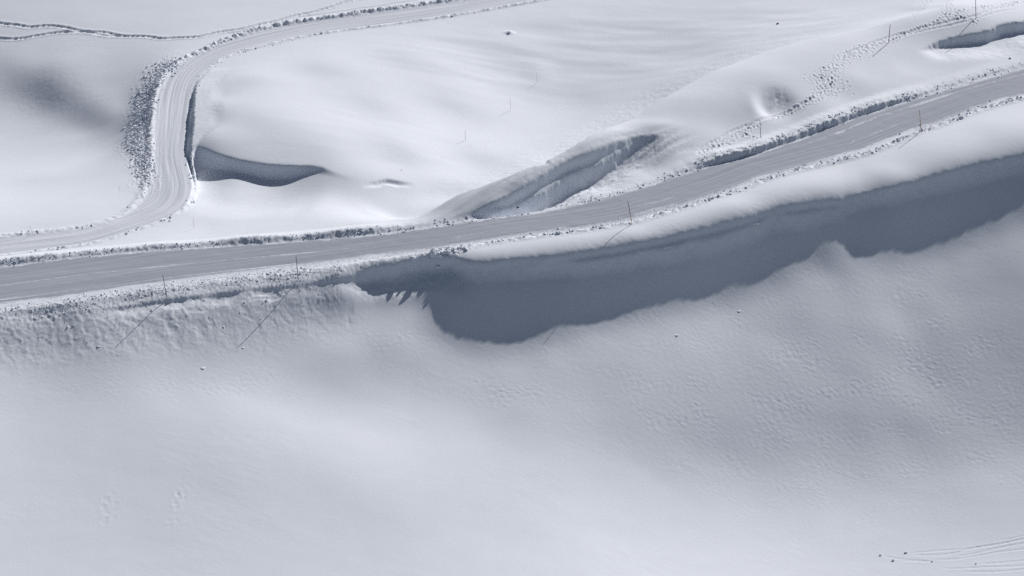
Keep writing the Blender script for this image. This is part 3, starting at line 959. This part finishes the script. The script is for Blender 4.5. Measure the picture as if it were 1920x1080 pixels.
def ground(name, mask, mat, uv=None, loose=None):
    f = np.stack([idx[:-1, :-1][mask], idx[1:, :-1][mask], idx[1:, 1:][mask], idx[:-1, 1:][mask]], 1)
    used, inv = np.unique(f.ravel(), return_inverse=True)
    co = np.stack([X.ravel()[used], Y.ravel()[used], Z.ravel()[used]], 1).astype(np.float32)
    me = bpy.data.meshes.new(name)
    me.vertices.add(len(co))
    me.vertices.foreach_set('co', co.ravel())
    me.loops.add(len(f) * 4)
    me.loops.foreach_set('vertex_index', inv.astype(np.int32))
    me.polygons.add(len(f))
    me.polygons.foreach_set('loop_start', np.arange(0, len(f) * 4, 4, dtype=np.int32))
    me.update(calc_edges=True)
    me.polygons.foreach_set('use_smooth', np.ones(len(f), bool))
    if uv is not None:
        a = me.attributes.new('road_uv', 'FLOAT_VECTOR', 'POINT')
        a.data.foreach_set('vector', np.stack([uv[0].ravel()[used], uv[1].ravel()[used], uv[1].ravel()[used] * 0], 1).astype(np.float32).ravel())
        a = me.attributes.new('loose', 'FLOAT', 'POINT')
        a.data.foreach_set('value', loose.ravel()[used].astype(np.float32))
    me.materials.append(mat)
    o = bpy.data.objects.new(name, me)
    COL.objects.link(o)
    o['kind'] = 'structure'
    return o


g = ground('snowy_ground', ~(fm | fs), M_SNOW)
g['label'] = 'smooth white wind packed snow slopes on both sides of the road'
g['category'] = 'snow slope'
r_ = ground('main_road', fm, M_ROAD, (main_s, -dN), loose_m)
r_['label'] = 'wide grey packed snow road running across the slope'
r_['category'] = 'road'
t_ = ground('side_track', fs, M_TRACK, (side_s, -dSR), loose_s)
t_['label'] = 'narrow pale groomed snow track bending away behind the road'
t_['category'] = 'track'


# ------------------------------------------------------------------ broken snow
def chunk_base(seed):
    r = np.random.default_rng(seed)
    p = (1 + 5 ** .5) / 2
    v = np.array([(-1, p, 0), (1, p, 0), (-1, -p, 0), (1, -p, 0), (0, -1, p), (0, 1, p), (0, -1, -p), (0, 1, -p), (p, 0, -1), (p, 0, 1), (-p, 0, -1), (-p, 0, 1)], float) / 1.9
    f = [(0, 11, 5), (0, 5, 1), (0, 1, 7), (0, 7, 10), (0, 10, 11), (1, 5, 9), (5, 11, 4), (11, 10, 2), (10, 7, 6), (7, 1, 8), (3, 9, 4), (3, 4, 2), (3, 2, 6), (3, 6, 8), (3, 8, 9), (4, 9, 5), (2, 4, 11), (6, 2, 10), (8, 6, 7), (9, 8, 1)]
    v *= (1 + r.uniform(-.32, .32, (12, 1)))
    v *= r.uniform(.75, 1.25, 3)
    return v, np.array(f)


BASES = [chunk_base(k) for k in range(14)]


def rot(v):
    a, b, c = RNG.uniform(0, 6.28, 3)
    ca, sa, cb, sb, cc, sc_ = math.cos(a), math.sin(a), math.cos(b), math.sin(b), math.cos(c), math.sin(c)
    R = np.array([[ca, -sa, 0], [sa, ca, 0], [0, 0, 1]]) @ np.array([[cb, 0, sb], [0, 1, 0], [-sb, 0, cb]]) @ np.array([[1, 0, 0], [0, cc, -sc_], [0, sc_, cc]])
    return v @ R.T


class Heap:
    def __init__(self):
        self.v, self.f, self.n = [], [], 0

    def add(self, x, y, r, sink=.3):
        v, f = BASES[RNG.integers(len(BASES))]
        v = rot(v) * r * np.array([1, 1, .8]) + np.array([x, y, float(zat(x, y)[0]) + r * (.5 - sink)])
        self.v.append(v)
        self.f.append(f + self.n)
        self.n += 12

    def build(self, name, label, cat):
        me = bpy.data.meshes.new(name)
        me.from_pydata(np.concatenate(self.v).tolist(), [], np.concatenate(self.f).tolist())
        me.materials.append(M_CHUNK)
        o = bpy.data.objects.new(name, me)
        COL.objects.link(o)
        o['kind'] = 'stuff'
        o['label'] = label
        o['category'] = cat
        return o


def size(lo, hi):
    return lo + (hi * 1.5 - lo) * RNG.random() ** 5


def along(h, line, f, px0, px1, count, off, spread, lo, hi, sgn):
    s0, s1 = f(px0), f(px1)
    clump = RNG.uniform(0, 100)
    k = 0
    while k < count:
        s = RNG.uniform(s0, s1)
        if vnoise(np.array([s * .35]), np.array([clump]), 9)[0] < RNG.uniform(-.35, .45): continue
        p = np.array([np.interp(s, line.arc, line.P[:, 0]), np.interp(s, line.arc, line.P[:, 1])])
        q = np.array([np.interp(s + .3, line.arc, line.P[:, 0]), np.interp(s + .3, line.arc, line.P[:, 1])])
        t = (q - p) / (np.linalg.norm(q - p) + 1e-9)
        nrm = np.array([-t[1], t[0]]) * sgn
        d = off + RNG.normal(0, spread)
        x, y = p + nrm * d
        h.add(x, y, size(lo, hi))
        k += 1


h = Heap()
along(h, far, farc, -60, 720, 1100, .75, .35, .02, .085, 1)
along(h, far, farc, 700, 1330, 700, .4, .35, .02, .1, 1)
along(h, far, farc, 1300, 1720, 650, .85, .35, .02, .09, 1)
along(h, far, farc, 1700, 2000, 300, .6, .5, .02, .1, 1)
h.build('snow_rubble', 'broken snow ridge ploughed along the far edge of the grey road', 'snow rubble')
h = Heap()
along(h, near, road_arc, -60, 640, 2600, .75, .6, .015, .07, -1)
along(h, near, road_arc, 790, 870, 110, 1.0, .5, .05, .2, -1)
along(h, near, road_arc, 860, 1980, 1000, .4, .2, .02, .13, -1)
along(h, near, road_arc, 860, 1980, 260, -.1, .5, .03, .12, -1)
along(h, near, road_arc, -60, 600, 900, .3, .55, .02, .09, -1)
for _ in range(260):
    k = RNG.integers(len(bl.P) - 1)
    d_ = abs(RNG.normal(1.6, 1.6))
    x_, y_ = bl.P[k, 0] + RNG.normal(0, .4) - d_ * .3, bl.P[k, 1] - d_
    if x_ < W(690, 505, 1)[0]: h.add(x_, y_, size(.02, .08))
h.build('snow_rubble', 'line of snow clods ploughed along the near edge of the grey road', 'snow rubble')
h = Heap()
for _ in range(4200):
    k = RNG.integers(len(RB) - 1)
    u = RNG.random()
    a = (1 - u) * np.array(RB[k]) + u * np.array(RB[k + 1])
    p = survey(a[0] + RNG.normal(-4, 9) - (10 * RNG.random() if 220 < a[1] < 285 else 0), a[1] + RNG.normal(0, 6))
    h.add(p[0], p[1], size(.03, .14))
slc = lambda px: px
along(h, sl, slc, sl.len * .28, sl.len * .97, 900, .5, .35, .02, .09, 1)
along(h, sl, slc, sl.len * .02, sl.len * .28, 90, .4, .4, .04, .14, 1)
along(h, sr, slc, sr.len * .05, sr.len * .35, 120, .3, .3, .04, .16, -1)
along(h, sr, slc, sr.len * .35, sr.len * .97, 400, .4, .35, .02, .09, -1)
h.build('snow_rubble', 'snow rubble spilled beside the narrow groomed track', 'snow rubble')


# single chunks one can point at
def chunk(px, py, r, label, cat='snow chunk', group='loose snow chunks', name='snow_chunk', mat=None, flat=.75):
    p = survey(px, py)
    bmv, bf = BASES[RNG.integers(len(BASES))]
    flat = flat if flat > .65 else .16
    v = rot(bmv) * r * np.array([1.15, 1, flat])
    # one split for a finer, more broken outline
    vv, ff, mid = v.tolist(), [], {}

    def m_(a, b):
        k = (min(a, b), max(a, b))
        if k not in mid:
            q = (np.array(vv[a]) + np.array(vv[b])) / 2 * RNG.uniform(.92, 1.16)
            vv.append(q.tolist())
            mid[k] = len(vv) - 1
        return mid[k]
    for a, b, c in bf.tolist():
        x, y, z = m_(a, b), m_(b, c), m_(c, a)
        ff += [(a, x, z), (b, y, x), (c, z, y), (x, y, z)]
    me = bpy.data.meshes.new(name)
    me.from_pydata(vv, [], ff)
    me.polygons.foreach_set('use_smooth', [flat < .65] * len(ff))
    me.materials.append(mat or (M_CHUNK if flat > .65 else M_SNOW))
    o = bpy.data.objects.new(name, me)
    o.location = (p[0], p[1], float(zat(p[0], p[1])[0]) + r * (.3 if flat > .65 else .02))
    COL.objects.link(o)
    o['label'] = label
    o['category'] = cat
    if group: o['group'] = group
    return o


M_ROCK = snow_material('dark_stone', (.10, .09, .09), rough=.9, grain=8, bump=.6)
M_BROWN = snow_material('brown_stone', (.16, .09, .07), rough=.9, grain=8, bump=.6)
chunk(848, 30, .2, 'big snow chunk on the near edge of the far end of the narrow track')
chunk(603, 61, .16, 'snow chunk beside the narrow track where it straightens after the bend')
chunk(480, 91, .14, 'snow chunk on the inner edge of the track just past its bend')
chunk(1458, 45, .16, 'dark stone poking out of open snow left of the upper footpath pole', 'stone', None, 'stone', M_ROCK)
chunk(955, 61, .2, 'half buried snow lump alone on the open snow below the far track')
chunk(753, 319, .1, 'tiny lone snow lump on the open snow right of the shaded hollow')
chunk(971, 390, .15, 'small brown stone at the road edge below the scoured wall', 'stone', None, 'stone', M_BROWN)
chunk(1802, 221, .28, 'largest snow chunk on the near road edge, right of the yellow pole')
chunk(1894, 109, .2, 'upright snow chunk alone on the smooth snow above the road')
chunk(380, 690, .22, 'flat snow lump on the slope below the second roadside pole shadow', flat=.45)
chunk(455, 652, .15, 'snow lump right beside the long pole shadow on the slope', flat=.6)
chunk(221, 664, .16, 'flat snow lump at the tip of the leftmost pole shadow', flat=.4)
chunk(419, 612, .15, 'snow lump just below the rough bank between two pole shadows', flat=.6)
chunk(186, 649, .17, 'snow lump on the slope left of the leftmost pole shadow', flat=.5)
chunk(775, 485, .3, 'white snow block on the lip left of the shaded cornice')
chunk(812, 476, .42, 'tall broken snow block heaped where the cornice begins', flat=1.1)
chunk(836, 474, .28, 'rounded snow block heaped right of the tall one at the cornice start', flat=.9)
chunk(1268, 628, .2, 'low snow lump on the slope under the long cornice shadow', flat=.4)
chunk(1386, 583, .22, 'low snow lump just below the edge of the long shadow', flat=.4)
chunk(1651, 1041, .15, 'leftmost snowball at the end of a roll track, bottom right slope', 'snowball', 'snowballs with roll tracks', 'snowball')
chunk(1675, 1051, .15, 'lowest snowball at the end of a short roll track', 'snowball', 'snowballs with roll tracks', 'snowball')
chunk(1699, 1036, .14, 'uppermost snowball at the end of a long curved roll track', 'snowball', 'snowballs with roll tracks', 'snowball')
chunk(1748, 1053, .13, 'snowball midway along the roll tracks on the bottom right slope', 'snowball', 'snowballs with roll tracks', 'snowball')
chunk(1830, 1057, .12, 'rightmost snowball with a roll track leading off to the right', 'snowball', 'snowballs with roll tracks', 'snowball')


# ------------------------------------------------------------------ snow marker poles
def flat_material(name, col, rough=.6):
    m, nt, b = material(name)
    tc = N(nt, 'ShaderNodeTexCoord')
    n1 = N(nt, 'ShaderNodeTexNoise')
    n1.inputs['Scale'].default_value = 9
    nt.links.new(tc.outputs['Object'], n1.inputs['Vector'])
    mx = N(nt, 'ShaderNodeMix', data_type='RGBA')
    mx.inputs[6].default_value = (*[c * .75 for c in col], 1)
    mx.inputs[7].default_value = (*[c * 1.2 for c in col], 1)
    nt.links.new(n1.outputs['Fac'], mx.inputs[0])
    nt.links.new(mx.outputs[2], b.inputs['Base Color'])
    b.inputs['Roughness'].default_value = rough
    return m


M_DARKW = flat_material('weathered_wood', (.075, .066, .062))
M_YEL = flat_material('yellow_wood', (.42, .30, .13))
M_GREYW = flat_material('grey_wood', (.25, .24, .25))
M_RED = flat_material('faded_red_wood', (.42, .24, .21))
M_PALE = flat_material('pale_wood', (.52, .47, .44))


def tube(h0, h1, r0, r1, n=10, cap=True):
    v, f = [], []
    for z, r in ((h0, r0), (h1, r1)):
        for k in range(n):
            a = 6.28318 * k / n
            v.append((r * math.cos(a), r * math.sin(a), z))
    for k in range(n):
        f.append((k, (k + 1) % n, n + (k + 1) % n, n + k))
    if cap:
        f.append(tuple(range(n, 2 * n)))
        f.append(tuple(range(n - 1, -1, -1)))
    return v, f


def part(name, vf, mat, parent):
    me = bpy.data.meshes.new(name)
    me.from_pydata(vf[0], [], vf[1])
    me.materials.append(mat)
    me.polygons.foreach_set('use_smooth', [len(p.vertices) == 4 for p in me.polygons])
    o = bpy.data.objects.new(name, me)
    COL.objects.link(o)
    o.parent = parent
    return o


def pole(base, top, label, lower, upper, group, split=.5, r=.04, collar=True):
    # height and lean from where its foot and its top are seen; the pole stands on the ground at its foot
    b = survey(*base)
    b[2] = float(zat(b[0], b[1])[0])
    bx, by = project(b)
    d = ray(top[0] + (bx - base[0]), top[1] + (by - base[1]))
    t = b[1] / d[1]
    tp = d * t + np.array([0, 0, CAMH])
    hgt = float(np.linalg.norm(tp - b))
    e = bpy.data.objects.new('snow_pole', None)
    e.empty_display_size = .3
    COL.objects.link(e)
    e.location = b
    e.rotation_euler = Vector(tp - b).to_track_quat('Z', 'Y').to_euler()
    e['label'], e['category'], e['group'] = label, 'snow pole', group
    m = hgt * split
    part('lower_shaft', tube(-.5, m, r, r * .95), lower, e)
    part('upper_shaft', tube(m + .002, hgt, r * .95, r * .75), upper, e)
    if collar:
        part('collar', tube(m - .06, m + .06, r * 1.25, r * 1.25), upper, e)
    return e


GR_R = 'tall marker poles along the near road edge'
pole((313, 558), (305, 515), 'dark leaning marker pole at the left end of the near road edge', M_DARKW, M_DARKW, GR_R)
pole((559, 525), (555, 480), 'dark marker pole on the near road edge above the rough bank', M_DARKW, M_DARKW, GR_R)
pole((1185, 420), (1177, 376), 'yellow footed marker pole on the road edge above the long cornice', M_YEL, M_DARKW, GR_R)
pole((1727, 247), (1724, 207), 'yellow marker pole farthest right on the near road edge', M_YEL, M_YEL, GR_R)
GR_F = 'marker poles along the trodden path'
pole((1426, 257), (1425, 226), 'thin grey marker pole behind the road near the wind pit', M_GREYW, M_GREYW, GR_F, r=.04)
pole((1666, 80), (1669, 46), 'pale brown marker pole where the footprint path bends', M_PALE, M_DARKW, GR_F, r=.045)
pole((1830, 34), (1829, -6), 'grey marker pole by the footprint path at the top edge', M_GREYW, M_GREYW, GR_F, r=.045)
GR_V = 'thin marker poles on the open snow'
pole((1007, 155), (1006, 137), 'short thin pole on open snow, farthest up the slope', M_PALE, M_PALE, GR_V, r=.016, collar=False)
pole((957, 207), (957, 184), 'thin pole on open snow, middle of the three', M_PALE, M_PALE, GR_V, r=.016, collar=False)
pole((873, 263), (872, 243), 'thin grey pole on open snow, lowest of the three', M_GREYW, M_GREYW, GR_V, r=.019, collar=False)
pole((364, 428), (362, 408), 'thin pale pole on the snow between track and road', M_PALE, M_PALE, GR_V, r=.016, collar=False)
pole((62, 440), (55, 423), 'thin leaning reddish pole on the outer edge of the narrow track', M_RED, M_RED, GR_V, r=.016, collar=False)

# ------------------------------------------------------------------ light, sky, camera
world = bpy.data.worlds.new('World')
scene.world = world
world.use_nodes = True
wn_ = world.node_tree
bg = wn_.nodes['Background']
sky = wn_.nodes.new('ShaderNodeTexSky')
sky.sky_type = 'NISHITA'
sky.sun_disc = False
sky.sun_elevation = SUN_EL
sky.sun_rotation = SUN_AZ
sky.altitude = 2300
sky.air_density = 1.0
sky.dust_density = 2.5
sky.ozone_density = .4
hs = wn_.nodes.new('ShaderNodeHueSaturation')
hs.inputs['Saturation'].default_value = .8
wn_.links.new(sky.outputs['Color'], hs.inputs['Color'])
wn_.links.new(hs.outputs['Color'], bg.inputs['Color'])
bg.inputs['Strength'].default_value = .046

sd = bpy.data.lights.new('sun', 'SUN')
sd.energy = 4.05
sd.angle = math.radians(.53)
sd.color = (1.0, .972, .945)
so = bpy.data.objects.new('sun', sd)
COL.objects.link(so)
sv = Vector((SH[0] * math.cos(SUN_EL), SH[1] * math.cos(SUN_EL), math.sin(SUN_EL)))
so.rotation_euler = sv.to_track_quat('Z', 'Y').to_euler()
so.location = (60, 300, 120)

cd = bpy.data.cameras.new('camera')
cd.sensor_width = 36
cd.lens = FPX / 1920 * 36
cd.clip_end = 6000
cd.clip_start = 1
co_ = bpy.data.objects.new('camera', cd)
COL.objects.link(co_)
co_.location = (0, 0, CAMH)
co_.rotation_euler = (math.pi / 2 - PITCH, 0, 0)
scene.camera = co_

scene.view_settings.view_transform = 'Standard'
scene.view_settings.look = 'None'
scene.view_settings.exposure = 0.0
scene.view_settings.gamma = 1
scene.cycles.use_denoising = False
scene.cycles.diffuse_bounces = 4
scene.cycles.max_bounces = 6
